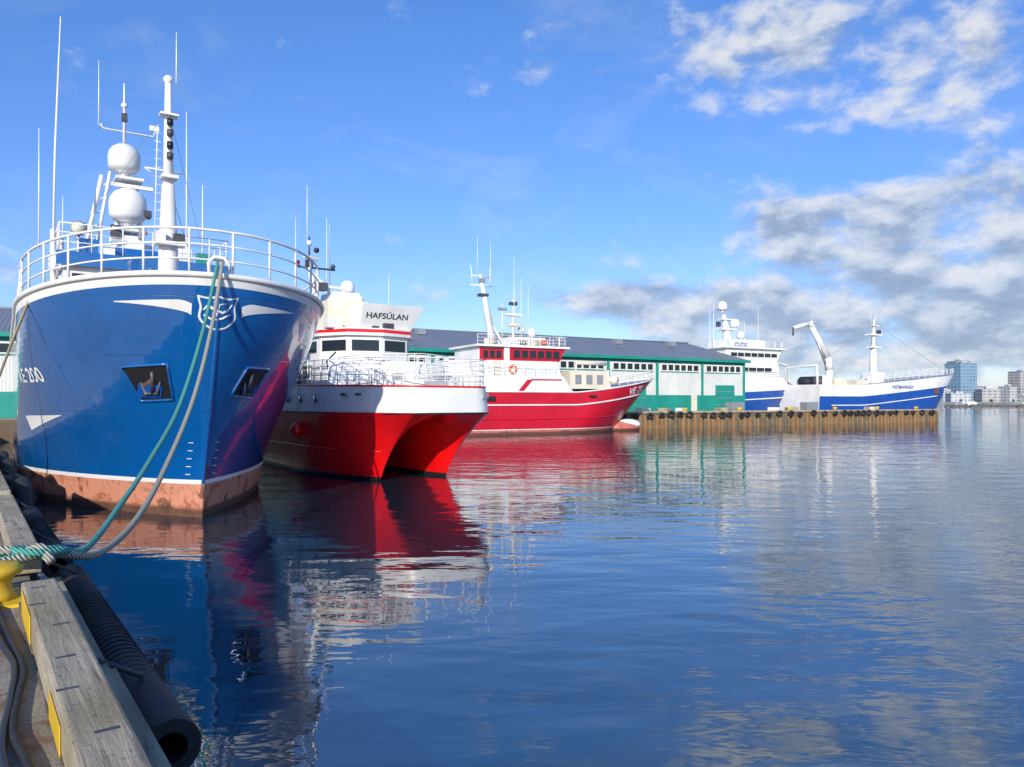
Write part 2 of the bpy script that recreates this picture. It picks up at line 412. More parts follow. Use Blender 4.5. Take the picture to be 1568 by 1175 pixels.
mb.tube([H.px(x,z,.03) for x,z in [(-.1,5.70),(.02,5.62),(.2,5.66)]],.025,'white',6)
mb.tube([H.px(x,z,.03) for x,z in [(0.02,5.62),(.0,5.45),(-.06,5.3)]],.03,'white',6)
tv,tf=text_geo('RE 200',.55,.02); mxx=max(a for a,b in tv)
mb.add([H.py(-1,4.9+(mxx-x)*1.3,3.75+z,.014) for x,z in tv],tf,'white')
mb.add([H.py(1,4.9+x*1.3,3.75+z,.014) for x,z in tv],tf,'white')
decal_quads(mb,lambda y,z:H.py(-1,y,z,.014),lambda t:2.8-.05*t,lambda t:2.8-.5*t-.005,[5.2+2.6*i/16 for i in range(17)],'white')
mb.build('painted_markings',bt,recalc=False)
mb=MB()
for sd in (-1,1):
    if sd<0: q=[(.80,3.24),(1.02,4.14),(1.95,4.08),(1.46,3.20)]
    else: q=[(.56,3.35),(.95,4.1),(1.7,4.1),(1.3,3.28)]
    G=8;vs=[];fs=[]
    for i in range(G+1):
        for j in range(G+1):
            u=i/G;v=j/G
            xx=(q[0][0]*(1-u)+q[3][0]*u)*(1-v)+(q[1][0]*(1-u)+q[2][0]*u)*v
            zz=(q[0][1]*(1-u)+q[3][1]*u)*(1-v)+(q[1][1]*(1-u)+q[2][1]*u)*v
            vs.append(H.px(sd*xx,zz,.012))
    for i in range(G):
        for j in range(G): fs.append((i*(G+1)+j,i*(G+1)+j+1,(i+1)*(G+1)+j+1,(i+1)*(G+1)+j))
    mb.add(vs,fs,'black')  # flat plate on the hull, its black stands in for shade inside the anchor pocket
    edge=[]
    for a in range(4):
        A=q[a];B=q[(a+1)%4]
        for j in range(6): edge.append(H.px(sd*(A[0]+(B[0]-A[0])*j/6),A[1]+(B[1]-A[1])*j/6,.02))
    mb.tube(edge,.035,'blue',6,False,True)
    cx=(q[0][0]+q[1][0]+q[2][0]+q[3][0])/4
    a=H.px(sd*cx,3.95,.03); b_=H.px(sd*(cx-.08),3.42,.04)
    mb.tube([a,b_],[.05,.06],'darkmetal',8)
    for kx in (-.2,.2):
        mb.tube([H.px(sd*(cx-.08),3.42,.05),H.px(sd*(cx-.05)+kx*.6,3.4,.05),H.px(sd*cx+kx,3.7,.04)],[.05,.06,.02],'darkmetal',6)
    decal_quads(mb,lambda x,z:H.px(x,z,.035),lambda t:3.60+.08*t,lambda t:3.30,[sd*(cx-.25+.5*i/6) for i in range(7)],'navy')
    decal_quads(mb,lambda x,z:H.px(x,z,.045),lambda t:3.80-.15*t,lambda t:3.64-.06*t,[sd*(cx+.0+.18*i/3) for i in range(4)],'rust')
    for i in range(5): mb.tube([H.px(sd*.28,1.2+i*.22,.01),H.px(sd*.38,1.2+i*.22,.01)],.010,'white',4)
mb.tube([(0,H.y0(z)-.015,z) for z in [i*.2 for i in range(0,30)]],.05,'blue',6)
mb.tube([(0,H.y0(z)-.03,z) for z in [-.4+i*.15 for i in range(0,10)]],.06,'antifoul',6)
decal_quads(mb,lambda x,z:H.px(x,z,.016),lambda t:1.55-.2*t,lambda t:1.05,[.03+.12*i/3 for i in range(4)],'rust')
mb.build('anchors',bt)
mb=MB()
mb.tube([(0,7,5.8),(0,7,8.1),(0,7.0,10.3)],[.34,.30,.2],'white',12)
mb.tube([(0,7,10.3),(0,7,12.2),(0,7,13.7)],[.17,.13,.10],'white',10)
mb.box((0,6.85,10.5),(.5,.5,.1),'white'); mb.box((0,6.7,8.3),(.9,.5,.12),'white')
mb.box((.25,6.6,8.5),(.32,.28,.26),'darkmetal'); mb.box((-.3,6.6,8.5),(.28,.28,.3),'whiteclean')
for i,z in enumerate((11.2,11.55,11.95,12.3)):
    mb.tube([(.02,6.78,z-.1),(.02,6.78,z+.1)],.1,'black' if i%2 else 'darkmetal',8)
mb.box((0,6.9,12.55),(.55,.4,.06),'white')
mb.sphere((0,7,13.75),.15,'whiteclean')
mb.tube([(-.7,7,10.75),(.45,7,10.75)],.03,'white',6)
mb.tube([(-.75,7,10.75),(-.35,7,10.55),(0,7,10.6)],.02,'metal',5)
for i in range(14): mb.tube([(-.42,7,8.3+i*.28),(-.22,7,8.3+i*.28)],.014,'white',4)
mb.tube([(-.42,7,8.2),(-.32,7,12.2)],.018,'white',5)
mb.tube([(0,7,12.8),(2.6,13.5,8.8)],.010,'metal',4); mb.tube([(0,7,12.8),(-2.6,13.5,8.8)],.010,'metal',4)
mb.tube([(0,7,10.4),(1.6,9.5,7.0)],.012,'metal',4)
whip(mb,.25,7,13.7,15.4,.02)
mb.tube([(-1.1,3.2,6.45),(1.1,3.2,6.45)],.28,'darkmetal',12)
for x in (-1.15,0,1.15): mb.tube([(x-.06,3.2,6.45),(x+.06,3.2,6.45)],.42,'blue',14)
for x in (-.9,.9): mb.box((x,3.2,6.2),(.2,.9,.5),'blue')
for x in (-2.2,2.2): 
    for yy in (3.1,3.6): mb.lathe((x,yy,6.0),[(.14,0),(.14,.5),(.2,.55),(.2,.62),(.05,.64)],'white',10)
mb.tube([(-.22,.08,6.35),(-.24,.05,6.65),(-.12,.05,6.8),(.12,.05,6.8),(.24,.05,6.65),(.22,.08,6.35)],.05,'white',8)
mb.build('foremast_and_windlass',bt)
mb=MB()
mb.frus((-2.9,2.9,11,18),(-2.7,2.7,11.2,18),5.7,8.0,'white')
window_row(mb,(-2.6,11.12),(2.6,11.12),7.1,7.75,7,.14,(0,-1))
mb.frus((-2.95,2.95,10.9,18.2),(-2.95,2.95,10.9,18.2),8.0,8.5,'blue')
mb.frus((-1.2,1.9,12.5,17),(-1.1,1.8,12.6,17),8.5,9.1,'blue')
railing(mb,[(-2.85,18,8.5),(-2.85,11,8.5),(2.85,11,8.5),(2.85,18,8.5)],1.0,3,1.0,.025,'white')
x0,y0=-.30,14
for dx in (-.55,.55): mb.tube([(x0+dx,y0,8.5),(x0+dx*.45,y0,12.3)],[.12,.08],'white',8)
mb.tube([(x0,y0+.7,8.5),(x0,y0+.2,12.9)],[.14,.08],'white',8)
mb.frus((x0-.7,x0+.7,y0-.7,y0+.4),(x0-.35,x0+.35,y0-.4,y0+.3),8.5,9.8,'white')
radome(mb,x0-.05,y0-.3,11.0,.70); mb.box((x0,y0-.2,10.0),(1.3,.9,.1),'white'); mb.box((x0+.6,y0-.5,10.7),(.3,.5,.25),'darkmetal')
radome(mb,x0-.15,y0,12.95,.60); mb.box((x0,y0,12.1),(1.0,.9,.1),'white')
mb.box((x0+.1,y0-.3,11.8),(1.5,.12,.14),'whiteclean'); mb.box((x0+.1,y0-.3,9.5),(1.9,.12,.16),'whiteclean',.5)
mb.box((x0-.5,y0-.4,9.9),(.35,.3,.5),'darkmetal'); mb.box((x0+.4,y0-.6,9.9),(.25,.3,.4),'metal')
mb.tube([(x0-.15,y0,13.6),(x0-.15,y0,16.0)],[.07,.03],'white',6)
mb.tube([(x0-1.0,y0,14.2),(x0-.9,y0,14.05),(x0+.9,y0,14.05),(x0+1.0,y0,14.3)],.035,'white',6)
mb.box((x0+.95,y0,14.4),(.35,.1,.2),'whiteclean'); mb.box((x0-.15,y0-.08,14.6),(.2,.2,.3),'darkmetal'); mb.sphere((x0-.15,y0,15.1),.12,'whiteclean')
whip(mb,x0-1.05,y0,14.1,16.7)
mb.tube([(-1.9,15,8.5),(-1.2,14.5,12.3)],.09,'white',6); mb.tube([(-1.5,15,8.5),(-.9,14.5,12.5)],.07,'white',6)
for i in range(7): 
    t=i/7; mb.tube([(-1.9+.7*t,15-.5*t,8.6+3.7*t),(-1.5+.6*t,15-.5*t,8.7+3.9*t)],.03,'white',5)
whip(mb,-2.95,13,7.6,17.6,.045,'whiteclean',.25); mb.tube([(-2.95,13,6),(-2.95,13,9.6)],.09,'white',8); mb.tube([(-2.7,13,6),(-2.7,13,9.2)],.07,'white',8)
whip(mb,-3.35,14,9,13.6,.03); whip(mb,-2.6,13.5,9,11,.025)
mb.tube([(-2.2,12,8.5),(-2.2,12,9.35)],.05,'white',6)
mb.tube([(-2.2,12,9.5),(-2.2,11.75,9.5)],[.16,.28],'metal',12); mb.tube([(-2.2,11.76,9.5),(-2.2,11.73,9.5)],.24,'cream',12)
whip(mb,1.7,13,8.6,15.0,.03); whip(mb,2.15,12.2,8.6,11.9,.03); mb.tube([(1.7,13,8.6),(1.7,13,9.9)],.06,'white',6); mb.box((1.5,12.4,9.0),(.5,.4,.5),'white'); mb.box((.95,12.4,9.15),(.3,.4,.35),'metal')
mb.box((-1.9,12.2,8.9),(.7,.4,.6),'blue'); mb.box((-1.2,12.2,8.8),(.4,.4,.5),'white'); mb.box((2.0,11.6,8.75),(.4,.3,.5),'green')
mb.build('wheelhouse_and_masts',bt)

# ============================================================ CATAMARAN TOUR BOAT
ct=empty('catamaran_tour_boat',(-2.3,28.0,0),TH)
mb=MB()
ZD=2.74
def cy0(z): return cr([(-.8,3.6),(0,3.1),(.8,2.5),(1.6,1.65),(2.2,.85),(2.74,0)],z)
def cwo(y,z,y0):
    W=cr([(-.8,1.1),(0,1.3),(1.4,1.45),(2.2,1.55),(2.74,1.65)],z); Ln=cr([(-.8,7),(0,6.4),(1.5,5.6),(2.74,5)],z)
    t=max(0,min(1,(y-y0)/Ln)); return W*(1-(1-t)**2)**cr([(0,.85),(2.74,.66)],z)
def cwi(y,z,y0):
    W=cr([(-.8,.4),(0,.5),(1.4,.68),(2.2,.95),(2.55,1.3),(2.74,1.5)],z); Ln=cr([(0,5),(1.5,3.5),(2.3,1.6),(2.74,.35)],z)
    t=max(0,min(1,(y-y0)/Ln)); return W*(1-(1-t)**2)**.75
zs=[-.8,0,.14,.3,.6,.9,1.2,1.5,1.8,2.1,2.3,2.45,2.6,2.68,2.74]
NS=34
for sd in (-1,1):
    for fn,sg in ((cwo,1),(cwi,-1)):
        for a in range(len(zs)-1):
            vs=[]
            for z in (zs[a],zs[a+1]):
                y0=cy0(z)
                for u in range(NS+1):
                    y=y0+(21-y0)*(u/NS)**2.2; vs.append((sd*(1.5+sg*(fn(y,z,y0) if u else 0)),y,z))
            k='black' if zs[a]<.12 else 'red'
            mb.add(vs,[(u,u+1,NS+2+u,NS+1+u) for u in range(NS)],k,True)
    mb.tube([(sd*(1.5+cwo(y,1.2,cy0(1.2))+.01),y,1.2) for y in [2.4+.6*i for i in range(30)]],.025,'red',6)
mb.build('twin_hulls',ct)
mb=MB()
out=[(0,-.12),(.8,-.08),(1.35,0.0),(1.75,.25),(2.15,.75),(2.5,1.6),(2.8,2.8),(3.05,4.4),(3.15,6),(3.15,9),(3.15,14),(3.15,21)]
def band(mb,z0f,z1f,sc0,sc1,k,n=4):
    full=[(-x,y) for x,y in out[::-1]][:-1]+out
    P=[p for p in smoothpath([(x,y,0) for x,y in full],4)]
    for j in range(n):
        vs=[]
        for f in (j/n,(j+1)/n):
            for p in P:
                s_=sc0+(sc1-sc0)*f; z=z0f(p.y)+(z1f(p.y)-z0f(p.y))*f
                vs.append((p.x*s_,p.y+(1-s_)*3.5*max(0,1-p.y/6),z))
        m=len(P); mb.add(vs,[(i,i+1,m+i+1,m+i) for i in range(m-1)],k,True)
    return P
zt_=lambda y:3.72+.02*min(y,12)
P=band(mb,lambda y:ZD-.02,zt_,1.0,.965,'whiteclean')
mb.add([(-x,y,ZD-.01) for x,y in out]+[(x,y,ZD-.01) for x,y in out],[(i,i+1,len(out)+i+1,len(out)+i) for i in range(len(out)-1)],'red')
mb.add([(-x*.96,y+.1,3.3) for x,y in out]+[(x*.96,y+.1,3.3) for x,y in out],[(i,i+1,len(out)+i+1,len(out)+i) for i in range(len(out)-1)],'metal')
cap=[(p.x*.965,p.y+.035*3.5*max(0,1-p.y/6),zt_(p.y)+.02) for p in P]
mb.tube(cap,.04,'red',6)
mb.tube([(p.x*1.0,p.y,ZD-.02) for p in P],.04,'black',6)
for yy in (6.0,7.9,9.7,12):
    for sd in (-1,1):
        mb.tube([(sd*3.09,yy,3.3),(sd*3.16,yy,3.3)],.19,'metal',16); mb.tube([(sd*3.1,yy,3.3),(sd*3.175,yy,3.3)],.15,'glass',16)
mb.box((1.62,.18,3.4),(.35,.12,.22),'metal',.4)
for dy in (2.2,3.4): mb.box((-2.6-.1*dy,dy,3.45),(.1,.4,.1),'darkmetal')
mb.build('deck_bulwark',ct)
mb=MB()
rp=[(p[0]*.97,p[1]+.08,p[2]) for p in cap]
railing(mb,rp,1.08,5,.8,.022,'whiteclean')
railing(mb,[(-1.9,6.5,4.0),(-1.7,3.2,4.0),(0,2.2,4.0),(1.7,3.2,4.0),(1.9,6.5,4.0)],1.1,5,.7,.02,'whiteclean')
railing(mb,[(-2.1,9.2,6.5),(-2.1,14.8,6.5)],.9,3,.9,.02,'whiteclean'); railing(mb,[(2.6,11,6.5),(2.6,14.8,6.5)],.9,3,.9,.02,'whiteclean')
mb.build('deck_railing',ct)
mb=MB()
mb.prism([(-1.9,6.5),(-1.7,3.2),(0,2.2),(1.7,3.2),(1.9,6.5)],3.3,4.0,'whiteclean')
mb.frus((-2.5,2.6,6.2,18),(-2.35,2.5,6.9,18),3.3,5.05,'whiteclean')
XO=.25
def poly(s,y,dy=0): return [(XO-2.25*s,y+1.6+dy),(XO-1.45*s,y+.15+dy),(XO,y-.25+dy),(XO+1.45*s,y+.15+dy),(XO+2.25*s,y+1.6+dy)]
a=poly(1,7)+[(XO+2.25,15),(XO-2.25,15)]
mb.prism(a,5.05,6.15,'whiteclean')
seg=poly(1,7)
for i in range(4):
    d=Vector((seg[i+1][0]-seg[i][0],seg[i+1][1]-seg[i][1],0)); nn=(d.y,-d.x)
    window_row(mb,seg[i],seg[i+1],5.46,5.96,1,.14,nn,'glass','whiteclean')
for sd in (-1,1): window_row(mb,(XO+sd*2.25,8.8),(XO+sd*2.25,14.5),5.42,5.96,4,.18,(sd,0),'glass','whiteclean')
for sd in (-1,1): window_row(mb,(sd*2.52,8.2),(sd*2.52,16.5),4.2,4.85,5,.25,(sd,0),'glass','whiteclean')
b_=[(XO+(x-XO)*1.07,y-.18) for x,y in poly(1,7)]+[(XO+2.45,15.3),(XO-2.45,15.3)]
mb.prism(b_,6.15,6.29,'whiteclean')
mb.prism([(x*1.004,y-.01) for x,y in b_],6.292,6.43,'red')
mb.prism([(x*.99,y+.03) for x,y in b_],6.432,6.5,'whiteclean')
mb.hexa([(-.5,7.6,6.5),(2.1,7.6,6.5),(2.1,10.5,6.5),(-.5,10.5,6.5),(-.5,7.15,7.66),(2.6,7.15,7.66),(2.6,10.7,7.66),(-.5,10.7,7.66)],'whiteclean')
mb.frus((-1.7,.5,8.4,12),(-1.6,.4,8.6,12),6.5,7.9,'cream'); mb.frus((-1.3,.2,8.8,11),(-1.2,.1,9,11),7.9,8.35,'whiteclean')
tv,tf=text_geo('HAFSÚLAN',.36,.016)
def scr(x,z): 
    f=(z-6.5)/1.16; return (-.28+x*1.2,7.6-.45*f-.012,z)
mb.add([scr(x,7.02+z) for x,z in tv],tf,'black')
mb.b(-2.0,-1.3,7.6,8.2,6.5,6.95,'whiteclean')
mb.b(.35,.85,6.75,6.95,6.45,6.75,'darkmetal'); mb.b(-.2,.1,6.72,6.9,6.45,6.6,'darkmetal')
mb.b(-2.52,-2.44,9.9,10.6,3.35,5.0,'darkmetal')
mb.tube([(-.9,4.6,4.0),(-.9,4.6,4.5)],.2,'whiteclean',12); mb.tube([(1.1,5.2,4.25),(1.1,6.0,4.25)],.25,'whiteclean',12)
mb.tube([(-2.2,6.7,4.0),(-2.5,6.4,4.9),(-2.2,6.1,5.3)],.04,'black',6)
for p in ((-.2,5.8),(.7,5.9),(1.4,6.0)): mb.b(p[0]-.2,p[0]+.2,p[1],p[1]+.35,4.0,4.45,'metal')
mb.sphere((-3.2,8.2,1.9),.28,'red',(1,1,1.25)); mb.tube([(-3.2,8.2,2.2),(-3.12,8.2,3.8)],.02,'ropew',5)
mb.torus((2.65,9,4.6),.28,.07,'orange','X')
mb.build('cabin_and_wheelhouse',ct,.015)
mb=MB()
mb.tube([(-1.7,9.6,6.5),(-1.95,9.6,8.5),(-2.15,9.6,9.6)],[.19,.15,.09],'whiteclean',10)
mb.tube([(-1.0,9.6,7.9),(-1.3,9.6,8.6),(-2.0,9.6,9.2)],.07,'whiteclean',8)
mb.tube([(-2.7,9.6,9.45),(-.9,9.6,9.45)],.05,'darkmetal',6); mb.box((-2.1,9.5,9.9),(.9,.14,.14),'whiteclean',.4)
mb.box((-2.15,9.6,9.65),(.3,.3,.3),'darkmetal'); mb.tube([(-2.15,9.6,9.8),(-2.15,9.6,10.9)],.04,'darkmetal',6)
mb.box((-2.7,9.6,9.6),(.16,.16,.25),'red'); mb.sphere((-1.0,9.6,9.6),.12,'darkmetal'); mb.sphere((-2.15,9.6,10.6),.13,'whiteclean'); mb.sphere((-1.8,9.6,10.3),.13,'black')
whip(mb,-2.25,9.6,10.6,13.3); whip(mb,-1.3,9.6,8.5,11.9); whip(mb,-1.05,9.9,8.5,11.7); whip(mb,-2.7,9.9,9.4,11.8,.02)
radome(mb,-.1,10,8.75,.34); mb.sphere((.4,9.7,8.15),.2,'whiteclean'); whip(mb,2.1,10,7.6,9.6,.02); mb.box((-.9,9.2,8.55),(1.0,.14,.12),'whiteclean',.2)
mb.box((-1.7,9.3,8.55),(.5,.5,.35),'darkmetal')
mb.build('mast_and_antennas',ct)

# ============================================================ RED FISHING BOAT
def trawler_windows(mb,x,y0,y1,z0,z1,n,k='glass',fr='white'): window_row(mb,(x,y0),(x,y1),z0,z1,n,.16,(-1 if x<0 else 1,0),k,fr)
rf=empty('red_fishing_boat',(15.3,81.2,0),R(118))
RH=Hull(y0=[(-1.5,5.6),(0,5.2),(1.5,3.9),(3,2.4),(5.7,0)],W=[(-1.5,3),(0,3.3),(5.7,3.7)],
        Lt=[(-1.5,9),(0,8),(3,7),(5.7,7)],p=[(-1.5,1.7),(5.7,2)],q=[(-1.5,.95),(0,.9),(3,.8),(5.7,.62)],length=30,
        sheer=lambda y:4.05+1.6*max(0,1-y/12)**1.25,stern=.1)
mb=MB()
RH.build(mb,[('a',-1.2,'antifoul2'),('a',.45,'white'),('a',.52,'crimson'),('r',-.75,'crimson'),('r',-.08,'white'),('r',0,None)],ns=40,sub=3,deckk='metal')
mb.tube([(x,y,z) for x,y,z in RH.rimpath(29)],.08,'whiteclean',6)
for sd in (-1,1):
    mb.tube([RH.py(sd,y,RH.sheer(y)-1.25,.02) for y in [2.6+.8*i for i in range(33)]],.085,'whiteclean',6)
    mb.tube([RH.py(sd,y,RH.sheer(y)*.36,.02) for y in [5.5+.8*i for i in range(30)]],.05,'crimson',6)
mb.sphere((0,3.6,.35),.85,'antifoul2',(.8,2.4,.9)); mb.sphere((0,3.2,.62),.75,'whiteclean',(.78,2.3,.85))
mb.b(-3.78,-3.7,9.8,10.6,3.55,3.75,'black'); mb.b(-3.75,-3.6,21,22,3.2,3.6,'black')
mb.build('hull',rf,0,True)
mb=MB()
tv,tf=text_geo('VE 75',1.0,.03); mxx=max(a for a,b in tv)
mb.add([RH.py(-1,3.0+(mxx-x)*1.0,RH.sheer(3.0+(mxx-x)*1.0)-.98+z*.95,.06) for x,z in tv],tf,'whiteclean')
mb.build('registration_number',rf,0,False)
mb=MB()
X=-3.45
mb.frus((-3.6,3.6,12.4,24.5),(-3.55,3.55,13.6,24.5),4.0,5.55,'whiteclean')
mb.hexa([(X-.17,18.6,4.1),(X-.17,18.0,4.1),(X-.1,18.0,4.1),(X-.1,18.6,4.1),(X-.17,17.6,5.2),(X-.17,17.0,5.2),(X-.1,17.0,5.2),(X-.1,17.6,5.2)],'crimson')
mb.b(X-.17,X-.1,13.8,17.2,5.15,5.28,'crimson')
mb.frus((-3.0,3.0,13.4,21.5),(-2.9,2.9,13.9,21.5),5.55,7.0,'whiteclean')
mb.frus((-2.9,2.9,13.6,19.2),(-3.0,3.0,13.0,19.3),7.0,8.25,'crimson')
trawler_windows(mb,-2.97,13.5,18.9,7.25,8.0,6,'glass','crimson')
window_row(mb,(-2.6,13.2),(2.6,13.2),7.25,8.0,5,.2,(0,-1),'glass','crimson')
mb.b(-2.75,2.75,19.2,22.3,5.5,8.2,'whiteclean'); mb.b(-2.8,-2.6,19.5,22.2,6.95,8.15,'crimson'); trawler_windows(mb,-2.8,19.8,22.0,7.2,7.9,3,'glass','crimson')
mb.b(-3.05,-2.9,19.2,19.75,5.5,8.25,'whiteclean')
mb.b(-3.25,3.25,12.6,22.7,8.25,8.45,'whiteclean')
mb.frus((-2.0,2.0,14.2,18.6),(-1.8,1.8,14.6,18.4),8.45,9.35,'whiteclean')
tv,tf=text_geo('2025',.8,.02)
mb.add([(-2.03+.2*(z/.9),17.7-x*1.05,8.57+z*.9) for x,z in tv] ,tf,'darkmetal')
railing(mb,[(-3.2,22.6,8.45),(-3.2,13,8.45),(3.2,13,8.45)],.9,3,1.1,.03,'whiteclean')
railing(mb,[(-3.5,29,4.0),(-3.5,24.6,4.0)],1.2,3,1.0,.04,'whiteclean')
railing(mb,[(-3.45,24.4,5.55),(-3.45,14.2,5.55)],.95,3,1.1,.03,'whiteclean')
mb.torus((-3.12,18.9,6.2),.36,.1,'orange','X')
mb.b(-3.06,-2.99,20.2,20.9,5.6,7.0,'cream')
mb.frus((-1.8,1.8,22.5,25.5),(-1.5,1.5,22.7,25),5.5,7.0,'whiteclean')
mb.build('superstructure',rf,.03)
mb=MB()
mb.tube([(0,19.4,8.4),(-.2,20.4,13),(-.2,20.9,15.4)],[.45,.28,.12],'whiteclean',10)
mb.tube([(-.3,18.2,8.4),(-.1,20.2,11.5)],.14,'whiteclean',6)
mb.tube([(-.2,19.9,15.2),(-.2,21.9,15.2)],.06,'whiteclean',6); mb.tube([(-.2,19.6,14.3),(-.2,22,14.3)],.07,'whiteclean',6); mb.tube([(-.2,21.7,14.3),(-.2,21.9,16.2)],.05,'whiteclean',6); mb.tube([(-.2,19.9,14.3),(-.2,19.8,16.2)],.05,'whiteclean',6)
mb.box((-.2,20.6,13.4),(.7,.9,.25),'darkmetal'); mb.box((-.2,20.7,14.8),(.5,.5,.4),'metal')
for dy,zt2 in ((19.8,18.6),(21.2,18.9),(17.2,17.4),(16.4,15.4),(15.6,14.8)): whip(mb,-.2,dy,9.3 if dy<19 else 15,zt2,.03)
mb.tube([(0,17.2,9.2),(0,17.2,11.6)],.16,'whiteclean',8); mb.box((0,17.2,11.7),(.6,1.7,.2),'whiteclean'); mb.box((0,17.2,10.7),(.5,1.2,.3),'cream'); mb.tube([(0,17.2,11.7),(0,17.2,13.2)],.06,'whiteclean',6); mb.box((0,17.2,12.8),(.4,.8,.3),'darkmetal')
radome(mb,-.6,15.4,10.0,.42); radome(mb,.5,16,10.3,.35); mb.tube([(0,18.4,9.2),(0,18.4,12.8)],.07,'cream',6); mb.box((0,18.4,12.2),(.3,.9,.25),'metal')
mb.sphere((-2.2,15,8.9),.35,'orange',(1,1,.7)); mb.tube([(-2.5,15.8,8.75),(-2.5,17.0,8.75)],.3,'cream',12); mb.tube([(-2.5,20.4,8.75),(-2.5,21.6,8.75)],.3,'cream',12)
mb.frus((-2.6,2.6,7.2,12.2),(-2.5,2.5,7.8,12.2),4.4,6.2,'cream')
for yy in (8.3,9.6,10.9): mb.b(-2.68,-2.6,yy,yy+.7,4.9,5.8,'metal')
mb.tube([(-1.5,10.8,6.2),(-1.5,10.8,7.0),(-1.6,7.2,7.0)],.18,'cream',8); mb.tube([(-.5,6.2,4.6),(-.5,6.2,6.4)],.16,'whiteclean',8); mb.tube([(-1.2,5.6,5.4),(.9,5.6,5.4)],.4,'cream',10)
railing(mb,[p for p in RH.rimpath(7.5,.02,.15)],.75,2,1.2,.035,'whiteclean')
mb.build('mast_and_deck_gear',rf)

# ============================================================ DISTANT TRAWLERS
def far_trawler(loc,length,tip,aft,name):
    e=empty(name,loc,R(118)); h=Hull(y0=[(-1.5,5),(0,4.5),(3,3),(tip,0)],W=[(-1.5,4),(tip,4.6)],Lt=[(-1.5,10),(tip,8)],p=[(-1.5,1.7),(tip,2)],q=[(-1.5,.95),(3,.8),(tip,.62)],length=length,sheer=lambda y:aft+(tip-aft)*max(0,1-y/(length*.75))**1.1,stern=.1)
    return e,h
fb,h=far_trawler((78.6,134,0),38,8.1,5.7,'blue_white_trawler')
mb=MB()
h.build(mb,[('a',-1,'antifoul2'),('a',.8,'navy'),('r',-1.8,'whiteclean'),('r',0,None)],ns=34,sub=2,deckk='metal')
for i in range(3):
    mb.tube([h.py(-1,y,h.sheer(y)-2.3-.42*i,.03) for y in [2.6+i*.5+.5*j for j in range(9-i*2)]],.13,'whiteclean',5)
for sd in (-1,1): mb.tube([h.py(sd,y,h.sheer(y)-3.2,.02) for y in [9+.8*j for j in range(34)]],.1,'whiteclean',5)
mb.b(-4.5,-4.2,9.3,10.4,4.4,5.4,'rust')
mb.build('hull',fb)
mb=MB(); tv,tf=text_geo('VESTMANNAEY',.9); mxx=max(a for a,b in tv)
mb.add([h.py(-1,16+(mxx-x)*.9,h.sheer(18)-1.3+z*.8,.05) for x,z in tv],tf,'navy'); mb.build('ship_name',fb,0,False)
mb=MB()
railing(mb,h.rimpath(30,0.02,.1),1.0,3,1.6,.045,'whiteclean')
dy=7.6
mb.tube([(0,12.5+dy,6.0),(0,12.5+dy,12.5)],[.75,.5],'whiteclean',10); mb.tube([(0,12.5+dy,12.5),(0,12.3+dy,17.0)],[.4,.15],'whiteclean',8)
mb.box((0,12.4+dy,14.3),(1.2,3.0,.25),'whiteclean'); mb.box((0,12.4+dy,12.2),(1.4,2.2,.25),'whiteclean'); mb.box((0,12.2+dy,15.8),(.8,1.6,.2),'cream'); mb.b(-.9,.9,11+dy,14+dy,6.0,8.0,'whiteclean'); mb.box((-.3,11.5+dy,14.8),(.5,.5,.6),'darkmetal')
mb.tube([(0,12.4+dy,8.8),(0,14.2+dy,6.9)],.2,'whiteclean',6); whip(mb,0,11.8+dy,16,18.6,.04); whip(mb,0,13.1+dy,15.9,18.0,.04)
mb.tube([(0,31,5.8),(0,31,8.4)],.6,'whiteclean',8)
mb.tube([(0,31,8.2),(0,31.4,10.2)],.62,'whiteclean',8)
mb.tube([(0,31.3,10.0),(0,35.3,15.3)],[.58,.42],'whiteclean',8); mb.tube([(0,35.6,15.5),(0,39.2,14.6)],[.42,.26],'whiteclean',8); mb.tube([(-.4,35.4,15.4),(.4,35.4,15.4)],.5,'whiteclean',10)
mb.tube([(0,31.9,9.2),(0,33.8,12.7)],.2,'metal',6); mb.tube([(0,39.2,14.7),(0,39.3,13.4)],.14,'darkmetal',5)
mb.frus((-2.4,2.4,29.5,32.5),(-2.0,2.0,29.9,32.3),5.6,6.8,'cream'); mb.b(-2,2,24,27,5.6,6.6,'cream')
mb.tube([(-2.5,34.6,6.3),(2.5,34.6,6.3)],.8,'darkmetal',12); mb.b(-2.6,-2.4,33.6,35.6,5.6,7.2,'whiteclean'); mb.tube([(-3,37.4,5.6),(-3,37.4,8.6),(3,37.4,8.6),(3,37.4,5.6)],.22,'whiteclean',6)
mb.tube([(0,20.2,16.5),(0,1.2,8.9)],.03,'metal',4); mb.tube([(0,20.2,16.0),(0,31.3,10.2)],.03,'metal',4)
mb.build('deck_gear',fb)
fa,h=far_trawler((48.4,126,0),30,5.8,4.8,'blue_white_trawler')
mb=MB()
h.build(mb,[('a',-1,'antifoul2'),('a',.8,'navy'),('r',-.5,'whiteclean'),('r',0,None)],ns=30,sub=2,deckk='metal'); mb.tube([h.py(-1,y,h.sheer(y)-1.7,.03) for y in [4+.8*j for j in range(28)]],.12,'whiteclean',5)
mb.build('hull',fa)
mb=MB()
mb.frus((-4.3,4.3,6.2,25),(-4.2,4.2,7.6,25),4.5,6.8,'whiteclean')
mb.frus((-4.0,4.0,8,24),(-3.8,3.8,8.6,24),6.8,9.2,'whiteclean')
mb.frus((-3.8,3.8,8.8,20),(-4.1,4.1,8.0,20),9.2,11.3,'whiteclean')
trawler_windows(mb,-3.98,8.8,19,10.1,11.0,7,'glass','whiteclean'); window_row(mb,(-3.6,8.35),(3.6,8.35),10.1,11.0,6,.2,(0,-1),'glass','whiteclean'); trawler_windows(mb,-4.0,10,22,7.7,8.4,7,'glass','whiteclean')
